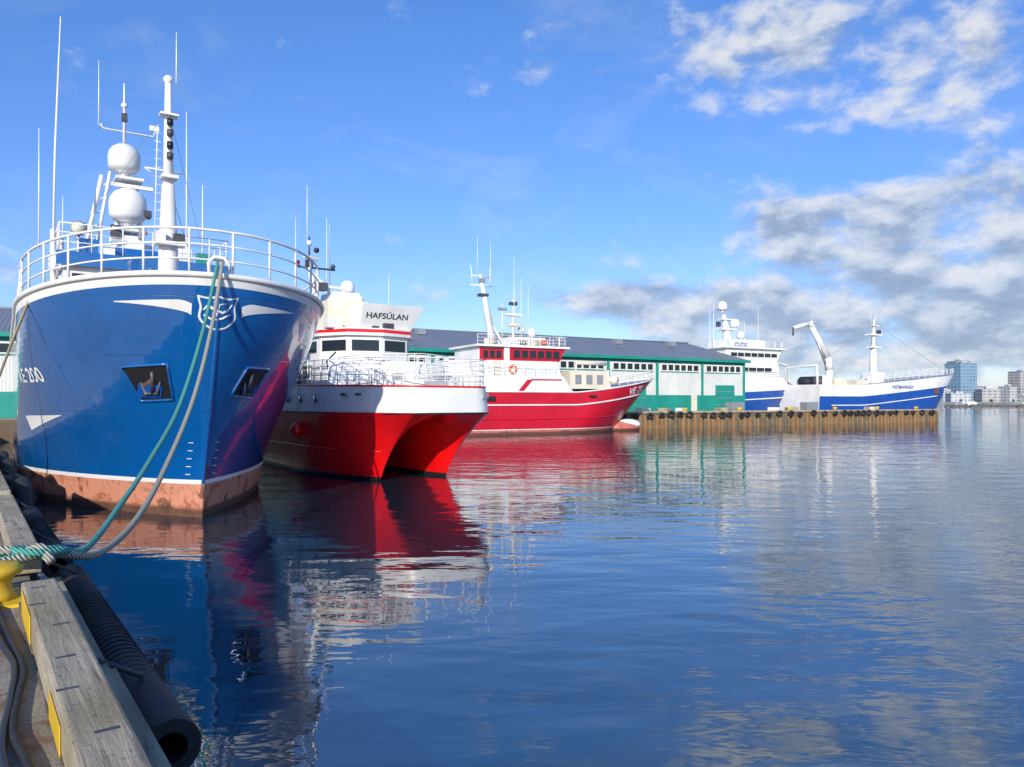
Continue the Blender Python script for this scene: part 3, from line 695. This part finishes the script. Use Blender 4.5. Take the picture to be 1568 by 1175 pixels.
mb.b(-4.6,4.6,7.4,20.6,11.3,11.55,'whiteclean'); mb.b(-2.4,2.4,9.8,17.5,11.55,12.9,'whiteclean')
tv,tf=text_geo('OZJE',1.0,.02); mb.add([(-2.45,16.6-x*1.3,11.75+z*.9) for x,z in tv],tf,'navy')
railing(mb,[(-4.5,20.5,11.55),(-4.5,7.6,11.55),(4.5,7.6,11.55)],1,3,1.5,.04,'whiteclean'); railing(mb,[(-4.1,24,6.8),(-4.1,7.8,6.8)],1,3,1.5,.04,'whiteclean')
mb.tube([(0,15.5,12),(0,16.5,17)],[.8,.35],'whiteclean',8); mb.box((0,16,14.6),(1.6,3.2,.2),'whiteclean'); mb.box((0,16,16.2),(1.2,2.4,.2),'whiteclean'); radome(mb,-.6,14.7,15.6,.75); radome(mb,.4,16.4,18.4,.8); radome(mb,-.4,13.2,13.8,.65); mb.box((0,17.6,15.4),(.5,.6,.8),'darkmetal')
for y_,z_ in ((18.6,18.5),(19.4,17.6),(8.9,18.5),(12,16)): whip(mb,0,y_,11.5,z_,.045)
mb.tube([(-1,8,7),(-1,5.4,9.5),(-1,3.2,9.0)],.22,'whiteclean',8); mb.box((-1,3.4,5.8),(1,1.6,1.0),'cream')
railing(mb,h.rimpath(7,.02,.1),1,3,1.4,.04,'whiteclean')
mb.build('superstructure',fa,.03)

# ============================================================ LEFT QUAY (local: x toward water, y along quay)
QR=R(36.5)
q=empty('concrete_quay',(0,0,0),QR); mb=MB()
mb.b(-45,.56,-14,78,-3,1.30,'concrete')
mb.build('quay_slab',q)
mb=MB()
for i in range(60):
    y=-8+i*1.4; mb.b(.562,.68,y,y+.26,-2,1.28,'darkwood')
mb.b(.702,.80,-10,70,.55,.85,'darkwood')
mb.build('timber_facing',q,.015)
def beam(y0,y1,name='timber_kerb_beam'):
    e=empty(name,(0,0,0),QR); mb=MB(); mb.b(.405,.677,y0,y1,1.335,1.575,'wood'); mb.build('beam',e,.022)
    m2=MB(); y=y0+.35; i=0
    while y<y1-.2:
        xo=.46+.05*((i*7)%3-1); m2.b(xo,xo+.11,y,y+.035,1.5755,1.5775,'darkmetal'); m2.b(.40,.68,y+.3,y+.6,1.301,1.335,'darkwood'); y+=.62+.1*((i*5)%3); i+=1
    m2.build('bolt_slots',e); return e
beam(-2,7.95); beam(9.5,15.5); beam(16.2,24); beam(24.6,34); beam(34.6,46)
e=empty('quay_edge_plank',(0,0,0),QR); mb=MB(); mb.b(.69,.82,-2,5.6,1.12,1.40,'wood'); mb.b(.69,.80,5.66,9.0,1.08,1.37,'wood'); mb.b(.395,.402,4.5,5.1,1.34,1.50,'yellow'); mb.b(.395,.402,6.7,7.7,1.34,1.56,'yellow'); mb.build('plank',e,.02)
def ftube(x,z,y0,y1,r,name='rubber_fender'):
    e=empty(name,(0,0,0),QR); mb=MB()
    n=14; 
    outer=[(x,y0+(y1-y0)*i/n,z-.03*math.sin(math.pi*i/n)) for i in range(n+1)]
    mb.tube(outer,r,'rubber',24,False); mb.tube(outer,r*.55,'rubber',24,False)
    for yy,zz in ((outer[0][1],outer[0][2]),(outer[-1][1],outer[-1][2])):
        vs=[];
        for rr in (r,r*.55):
            for j in range(20): a=2*math.pi*j/20; vs.append((x+rr*math.cos(a),yy,zz+rr*math.sin(a)))
        mb.add(vs,[(j,(j+1)%20,20+(j+1)%20,20+j) for j in range(20)],'rubber')
    yy=y0+.3
    while yy<y1: mb.torus((x,yy,z-.02),r*1.0,.006,'rubber','Y',20,6); yy+=.12
    mb.tube([(x,y0+.9,z+r),(.7,y0+.9,1.42)],.02,'darkmetal',6); mb.tube([(x,y1-.6,z+r),(.7,y1-.6,1.42)],.02,'darkmetal',6)
    mb.build('tube',e)
ftube(1.03,1.04,4.95,10.4,.18); ftube(1.0,1.0,11.5,17,.18); ftube(1.1,.9,21,24.5,.3)
for yy in (19.5,26,30):
    e=empty('tyre_fender',(0,0,0),QR); mb=MB(); mb.torus((1.02,yy,.95),.42,.17,'rubber','X',20,10); mb.tube([(1.0,yy,1.35),(.6,yy,1.6)],.02,'darkmetal',5); mb.build('tyre',e)
e=empty('mooring_bollard',(-4.88,6.98,1.3),QR); mb=MB()
mb.b(-.28,.24,-.34,.34,.0,.03,'yellow'); mb.lathe((-.02,0,0.03),[(.21,0),(.17,.06),(.15,.14),(.17,.2),(.24,.24),(.25,.29),(.20,.33),(.05,.35)],'yellow',24); mb.build('bollard_post',e)
def cable(pts,r,k,name,part='strand',n=8,seg=10):
    e=empty(name); mb=MB(); mb.tube(smoothpath(pts,n),r,k,seg); mb.build(part,e); return e
def qw(x,y,z): 
    c,s=math.cos(QR),math.sin(QR); return (x*c-y*s,x*s+y*c,z)
cable([qw(.26,9.2,1.33),qw(.24,8.2,1.33),qw(.28,7.2,1.33),qw(.33,6.2,1.33),qw(.27,5.6,1.33),qw(.22,5.0,1.33),qw(.27,4.2,1.33),qw(.2,2,1.33)],.022,'rubber','power_cable')
cable([qw(.19,9.0,1.33),qw(.19,8.0,1.33),qw(.22,7.0,1.33),qw(.28,6.3,1.33),qw(.23,5.6,1.33),qw(.16,4.8,1.33),qw(.20,3.8,1.33),qw(.1,2,1.33)],.02,'black','power_cable')
cable([(-7.36,18.5,6.68),(-7.27,17.4,4.85),(-6.97,15.5,3.1),(-6.5,13.3,2.15),(-6.0,11.4,1.65),(-5.3,9.2,1.36),(-4.85,7.85,1.63),(-5.05,7.3,1.62),(-5.3,6.95,1.58)],.042,'ropeg','mooring_rope')
cable([(-7.24,18.5,6.68),(-7.06,17.4,4.96),(-6.80,15.8,3.26),(-6.33,13.5,1.98),(-5.6,11,1.42),(-5.04,9,1.34),(-4.73,7.62,1.63),(-4.95,7.1,1.64),(-5.25,6.75,1.6)],.045,'ropew','mooring_rope')
cable([(-4.6,7.35,1.64),(-4.9,7.55,1.66),(-5.4,7.6,1.55),(-5.9,7.7,1.4)],.045,'ropeg','mooring_rope')
cable([(-4.55,7.3,1.62),(-4.75,7.45,1.72),(-4.95,7.5,1.68),(-5.3,7.35,1.7),(-5.6,7.1,1.6)],.045,'ropew','mooring_rope')
cable([(-4.75,7.9,1.6),(-4.6,7.6,1.66),(-4.7,7.3,1.7),(-4.95,7.35,1.72),(-4.9,7.7,1.66),(-4.75,7.9,1.6)],.038,'ropeg','mooring_rope')
cable([(-12.6,19.4,6.0),(-13.6,19.9,4.4),(-14.6,20.4,2.6),(-15.3,20.9,1.5)],.035,'ropey','mooring_rope')
# ============================================================ FAR QUAY + PIER
def far(t,b):
    return (15.5+.883*t-.469*b, 86+.469*t+.883*b)
e=empty('harbour_pier'); mb=MB()
PL=55.5
poly_=[far(-90,0),far(PL,0),far(PL,8),far(20,8),far(20,60),far(-90,60)]
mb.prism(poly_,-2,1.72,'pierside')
poly2=[far(-90,.35),far(PL-.3,.35),far(PL-.3,7.7),far(19.7,7.7),far(19.7,60),far(-90,60)]
mb.prism(poly2,1.721,1.76,'concrete')
mb.build('pier_deck',e)
mb=MB(); ang=R(28)
t=-60
while t<PL:
    x,y=far(t,-.12); hgt=1.55+random.uniform(-.35,.1); mb.box((x,y,hgt/2-.8),(random.uniform(.24,.44),.3,hgt+1.6),random.choice(['pile','pile','darkwood']),ang+random.uniform(-.05,.05)); t+=random.uniform(.5,1.1)
x0,y0=far(-60,-.05);x1,y1=far(PL,-.05)
mb.box(((x0+x1)/2,(y0+y1)/2,1.86),(PL+60,.3,.22),'wood',ang)
for b0 in range(6):
    x,y=far(PL+.12,.6+b0*1.3); mb.box((x,y,.3),(.3,.34,2.6),'pile',ang)
mb.build('pile_wall',e)
mb=MB(); t=-58
while t<PL:
    c=far(t,-.40+random.uniform(-.05,.05)); rr=random.uniform(.20,.32); zz=1.52+random.uniform(-.12,.08); pts=[]
    for j in range(12):
        a=2*math.pi*j/12; u=math.cos(a)*rr*1.5; pts.append((c[0]+.883*u,c[1]+.469*u,zz+math.sin(a)*rr))
    mb.tube(pts,.14,'rubber',6,False,True); t+=random.uniform(1.1,2.6)
mb.build('tyre_fenders',e)
mb=MB()
for t in range(-20,55,9):
    x,y=far(t,1.2); mb.lathe((x,y,1.76),[(.25,0),(.2,.3),(.32,.42),(.3,.55),(.05,.6)],'yellow',10)
for t,b0,k in ((2,3,'cream'),(5,2.6,'wood'),(8,3.2,'metal'),(14,2.4,'wood'),(24,3,'metal'),(27,2.5,'wood'),(-6,3,'orange'),(44,3,'cream')):
    x,y=far(t,b0); mb.box((x,y,2.05),(1.5,1.1,.55),k,ang+.1*t)
for t in (17,31,-30,-38,-45): 
    x,y=far(t,3); mb.box((x,y,2.4),(2.2,1.2,1.25),'metal',ang)
mb.build('bollards_and_crates',e)
BA=R(30); BL=104
w=empty('harbour_warehouse',(33.0-BL*math.cos(BA),105-BL*math.sin(BA),1.76),BA)
mb=MB(); HE=7.1; D=24
mb.b(0,BL,0,D,0,HE,'wall')
mb.build('walls',w)
mb=MB()
mb.add([(-.5,-.6,HE+.02),(BL+.5,-.6,HE+.02),(BL+.5,D/2,HE+3.3),(-.5,D/2,HE+3.3),(-.5,D+.6,HE+.02),(BL+.5,D+.6,HE+.02)],[(0,1,2,3),(3,2,5,4)],'roof')
mb.add([(BL,0,HE),(BL,D,HE),(BL,D/2,HE+3.2),(0,0,HE),(0,D,HE),(0,D/2,HE+3.2)],[(0,1,2),(3,5,4)],'wall')
mb.tube([(-.5,D/2,HE+3.33),(BL+.5,D/2,HE+3.33)],.12,'roof',6)
for i in range(10): mb.box((8+i*10,D/2-3.4,HE+2.7),(1.1,1.1,.7),'metal')
mb.build('roof',w)
mb=MB()
mb.b(0,BL+.05,-.08,-.01,HE-.66,HE-.05,'green'); mb.b(-.5,BL+.5,-.72,-.6,HE-.34,HE+.06,'green')
mb.b(BL+.01,BL+.08,-.05,D,HE-.62,HE-.05,'green')
mb.b(0,BL,-.05,-.01,0,2.2,'green'); mb.b(BL+.01,BL+.06,0,D,0,2.2,'green')
for i in range(14):
    x=BL-.2-i*8.0; mb.b(x-.18,x+.18,-.16,-.012,0,HE-.1,'green')
for i in range(13):
    x0=BL-.2-i*8.0-8+.5
    mb.b(x0+.1,x0+6.9,-.035,-.012,HE-1.9,HE-1.78,'green')
    for j in range(6):
        xa=x0+.25+j*1.12; mb.b(xa,xa+.98,-.07,-.015,HE-1.75,HE-.72,'whiteclean'); mb.b(xa+.09,xa+.89,-.1,-.06,HE-1.62,HE-.88,'glass')
    if i%2==0 or i in (3,):
        mb.b(x0+2.0,x0+5.6,-.12,-.04,0.0,3.6,'green'); 
        for z in (.9,1.8,2.7): mb.b(x0+2.0,x0+5.6,-.14,-.12,z,z+.05,'metal')
    else:
        mb.b(x0+5.5,x0+6.5,-.12,-.04,0,2.2,'cream')
for j in range(5):
    ya=2+j*4.2; mb.b(BL+.07,BL+.1,ya,ya+1.6,HE-1.75,HE-.8,'glass')
mb.build('cladding_windows_doors',w)
# ============================================================ DISTANT CITY
def bld(name,X,Y,wd,dp,h,k,z=2.0,rz=.3,crown=None):
    e=empty(name,(X,Y,z),rz); mb=MB(); mb.b(-wd/2,wd/2,-dp/2,dp/2,0,h,k); mb.b(-wd/2-.3,wd/2+.3,-dp/2-.3,dp/2+.3,h,h+.8,'metal'); mb.b(-wd/6,wd/5,-dp/5,dp/6,h+.8,h+3.2,'apart2' if crown is None else crown)
    mb.b(-1.5,1.5,-dp/2-.2,-dp/2-.05,0,3,'glass'); mb.build('walls_and_roof',e)
bld('office_tower',546,900,26,22,46,'tower'); bld('office_tower',558,925,14,20,50,'tower')
bld('apartment_building',620,900,24,16,36,'apart'); bld('apartment_building',655,920,30,16,38,'apart'); bld('apartment_building',592,950,26,16,19,'apart2')
rnd=random.Random(3)
for i in range(26):
    X=500+i*11+rnd.uniform(-4,4); bld('city_building',X,880+rnd.uniform(-40,80),rnd.uniform(9,24),14,rnd.choice([6,8,9,12,14,17]),rnd.choice(['apart','apart2','apart2']),2,rnd.uniform(-.3,.5))
e=empty('distant_shore'); mb=MB()
mb.prism([(430,780),(2600,700),(2600,3000),(-400,3000),(100,1900)],-1,2.0,'shore'); mb.build('land',e)
e=empty('distant_hill'); mb=MB(); vs=[];n=60
for i in range(n+1):
    x=-200+i*50; hz=12+16*abs(math.sin(i*.21+.4))+6*math.sin(i*.9)
    vs+= [(x,2400,0),(x,2650,hz),(x,2900,0)]
mb.add(vs,[(i*3+j,i*3+j+3,i*3+j+4,i*3+j+1) for i in range(n) for j in range(2)],'shore',True); mb.build('ridge',e)
e=empty('breakwater'); mb=MB()
for i in range(150):
    X=232+i*1.7; Y=395+i*.35; r=rnd.uniform(.9,1.9); mb.sphere((X,Y+rnd.uniform(-1,1),.1),r,'rock',(1,1,.75),6,4)
mb.build('rocks',e)
for i in range(22):
    X=330+i*14+rnd.uniform(-5,5); Y=rnd.uniform(560,640); s=rnd.uniform(.8,1.5)
    e=empty('sailing_boat',(X,Y,0),rnd.uniform(0,3)); mb=MB()
    mb.hexa([(-1*s,-3*s,-.2),(1*s,-3*s,-.2),(.9*s,3.5*s,-.2),(-.9*s,3.5*s,-.2),(-1.4*s,-4*s,1.3*s),(1.4*s,-4*s,1.3*s),(.3*s,5.5*s,1.6*s),(-.3*s,5.5*s,1.6*s)],'whiteclean')
    mb.frus((-.9*s,.9*s,-2.5*s,2*s),(-.7*s,.7*s,-2*s,1*s),1.4*s,2.3*s,'whiteclean'); mb.b(-.92*s,.92*s,-1.6*s,.6*s,1.65*s,1.95*s,'glass')
    if i%2: mb.tube([(0,.5,1.4*s),(0,.5,11*s)],.12,'metal',5); mb.tube([(0,.5,3*s),(0,-3*s,3*s)],.1,'whiteclean',5)
    mb.build('hull_cabin_mast',e)
# ============================================================ WATER
me=bpy.data.meshes.new('water'); S=4500
me.from_pydata([(-S,-S,0),(S,-S,0),(S,S*2,0),(-S,S*2,0)],[],[(0,1,2,3)]); wo=bpy.data.objects.new('water',me); scene.collection.objects.link(wo)
m,nt,b=newmat('harbour_water')
b.inputs['Base Color'].default_value=(.003,.026,.045,1); b.inputs['Roughness'].default_value=.01; b.inputs['IOR'].default_value=2.75
v1=mapping(nt,(.30,.60,1),(0,0,R(12))); n1=noise(nt,1.0,2,v1,.5,.4)
v2=mapping(nt,(.9,2.2,1),(0,0,R(-8))); n2=noise(nt,1.0,3,v2,.5,.3)
v3=mapping(nt,(.03,.07,1),(0,0,R(10))); n3=noise(nt,1.0,3,v3,.5)
patch=ramp(nt,n3.outputs[0],[(.38,(.35,)*3),(.60,(1,1,1))])
m1=nt.nodes.new('ShaderNodeMath');m1.operation='MULTIPLY';L(nt,n2.outputs[0],m1.inputs[0]);m1.inputs[1].default_value=.42
m2=nt.nodes.new('ShaderNodeMath');m2.operation='MULTIPLY';L(nt,m1.outputs[0],m2.inputs[0]);L(nt,patch,m2.inputs[1])
m3=nt.nodes.new('ShaderNodeMath');L(nt,n1.outputs[0],m3.inputs[0]);L(nt,m2.outputs[0],m3.inputs[1])
bump(nt,m3.outputs[0],.042,1.0,b)
me.materials.append(m)
# ============================================================ SKY
SUNH=Vector((-.14,-.99)).normalized(); EL=R(22)
wd=bpy.data.worlds.new('World'); scene.world=wd; wd.use_nodes=True; nt=wd.node_tree; bg=nt.nodes['Background']
sky=nt.nodes.new('ShaderNodeTexSky'); sky.sky_type='NISHITA'; sky.sun_disc=False; sky.sun_elevation=EL
sky.sun_rotation=math.atan2(SUNH.x,SUNH.y); sky.air_density=1.0; sky.dust_density=.3; sky.ozone_density=2.0
def mth(op,a,b=None,c=None,clamp=False):
    n=nt.nodes.new('ShaderNodeMath'); n.operation=op; n.use_clamp=clamp
    for i,v in enumerate((a,b,c)):
        if v is None: continue
        if isinstance(v,(int,float)): n.inputs[i].default_value=v
        else: L(nt,v,n.inputs[i])
    return n.outputs[0]
tc=nt.nodes.new('ShaderNodeTexCoord'); sp=nt.nodes.new('ShaderNodeSeparateXYZ'); L(nt,tc.outputs['Generated'],sp.inputs[0])
az=mth('ARCTAN2',sp.outputs[0],sp.outputs[1]); el=mth('ARCSINE',sp.outputs[2])
def cloudn(daz,de,sa,se,scale,detail=8,dist=.3,ro=.55,w=0):
    c=nt.nodes.new('ShaderNodeCombineXYZ'); L(nt,mth('MULTIPLY_ADD',az,sa,daz*sa),c.inputs[0]); L(nt,mth('MULTIPLY_ADD',el,se,de*se),c.inputs[1]); c.inputs[2].default_value=w
    return noise(nt,scale,detail,c.outputs[0],ro,dist).outputs[0]
def gauss(a0,e0,sa,se):
    a=mth('DIVIDE',mth('SUBTRACT',az,a0),sa); e=mth('DIVIDE',mth('SUBTRACT',el,e0),se)
    return mth('EXPONENT',mth('MULTIPLY',mth('ADD',mth('MULTIPLY',a,a),mth('MULTIPLY',e,e)),-1.0))
def ae(px,py):
    u=(px-784)/1132; v=(614-py)/1132; a=math.atan(u); return a,math.atan(v*math.cos(a))
def G(px,py,sx,sy,wt):
    a,e=ae(px,py); return mth('MULTIPLY',gauss(a,e,sx,sy),wt)
masks=[G(1150,60,.16,.075,.25),G(1430,110,.17,.08,.25),G(1250,350,.17,.042,.36),G(1480,330,.14,.065,.34),G(1560,430,.3,.05,.36),G(1150,470,.30,.022,.26),G(820,110,.06,.02,.17),G(960,450,.12,.020,.26),G(10,410,.035,.03,.22),G(1480,530,.55,.055,.34),G(1330,230,.12,.03,-.14),G(600,450,.3,.015,.10)]
Ms=masks[0]
for x in masks[1:]: Ms=mth('ADD',Ms,x)
Ms=mth('MINIMUM',Ms,.38)
def dens(da,de): return cloudn(da,de,1.0,1.7,10.0,10,.12,.58)
d0=dens(0,0); d1=dens(-.006,.018)
dd=mth('ADD',d0,Ms)
den=nt.nodes.new('ShaderNodeMapRange'); den.interpolation_type='SMOOTHSTEP'; L(nt,dd,den.inputs[0]); den.inputs[1].default_value=.60; den.inputs[2].default_value=.88; den.inputs[4].default_value=.90
veil=mth('MULTIPLY',mth('MAXIMUM',mth('SUBTRACT',cloudn(0,0,1,2.6,3.2,8,.8,.64,5),.50),0),.9)
dfin=mth('MAXIMUM',den.outputs[0],veil)
sh=mth('MULTIPLY_ADD',mth('SUBTRACT',d0,d1),4.0,.74)
lowg=mth('MULTIPLY',mth('SUBTRACT',.32,el,None,True),.9)
thick=mth('MULTIPLY',mth('MAXIMUM',mth('SUBTRACT',dd,.82),0),1.5)
sh=mth('SUBTRACT',mth('SUBTRACT',sh,thick),lowg,None,True)
ccol=ramp(nt,sh,[(0,(.33,.42,.58)),(.3,(.41,.50,.66)),(.6,(.62,.70,.83)),(1,(.88,.90,.94))])
tfac=nt.nodes.new('ShaderNodeMapRange'); L(nt,el,tfac.inputs[0]); tfac.inputs[1].default_value=0.0; tfac.inputs[2].default_value=.5
tcol=ramp(nt,tfac.outputs[0],[(0,(.48,.53,.66)),(.15,(.45,.54,.70)),(.4,(.40,.55,.76)),(1,(.38,.62,.86))])
tint=nt.nodes.new('ShaderNodeMix'); tint.data_type='RGBA'; tint.blend_type='MULTIPLY'; tint.inputs[0].default_value=1; L(nt,sky.outputs[0],tint.inputs[6]); L(nt,tcol,tint.inputs[7])
t2=nt.nodes.new('ShaderNodeMix'); t2.data_type='RGBA'; t2.blend_type='MULTIPLY'; t2.inputs[0].default_value=1; t2.clamp_result=False; L(nt,tint.outputs[2],t2.inputs[6]); t2.inputs[7].default_value=(1.45,1.42,1.6,1)
cs=nt.nodes.new('ShaderNodeMix'); cs.data_type='RGBA'; cs.blend_type='MULTIPLY'; cs.inputs[0].default_value=1; L(nt,ccol,cs.inputs[6]); cs.inputs[7].default_value=(6.0,6.0,6.0,1); cs.clamp_result=False
out=mixc(nt,dfin,t2.outputs[2],cs.outputs[2])
L(nt,out,bg.inputs['Color']); bg.inputs['Strength'].default_value=.15
sd=bpy.data.lights.new('sun','SUN'); sd.energy=4.8; sd.angle=R(.5); sd.color=(1,.92,.79)
so=bpy.data.objects.new('sun',sd); scene.collection.objects.link(so)
dirv=Vector((SUNH.x*math.cos(EL),SUNH.y*math.cos(EL),math.sin(EL))).normalized()
so.rotation_euler=dirv.to_track_quat('Z','Y').to_euler(); so.location=(-20,-30,40)
cam=bpy.data.cameras.new('camera'); co=bpy.data.objects.new('camera',cam); scene.collection.objects.link(co)
cam.sensor_width=36; cam.lens=26; cam.shift_y=.0169; cam.clip_end=12000; cam.clip_start=.1
co.location=(0,0,3.2); co.rotation_euler=(R(90),0,0); scene.camera=co
scene.view_settings.view_transform='Standard'; scene.view_settings.look='None'; scene.view_settings.exposure=0
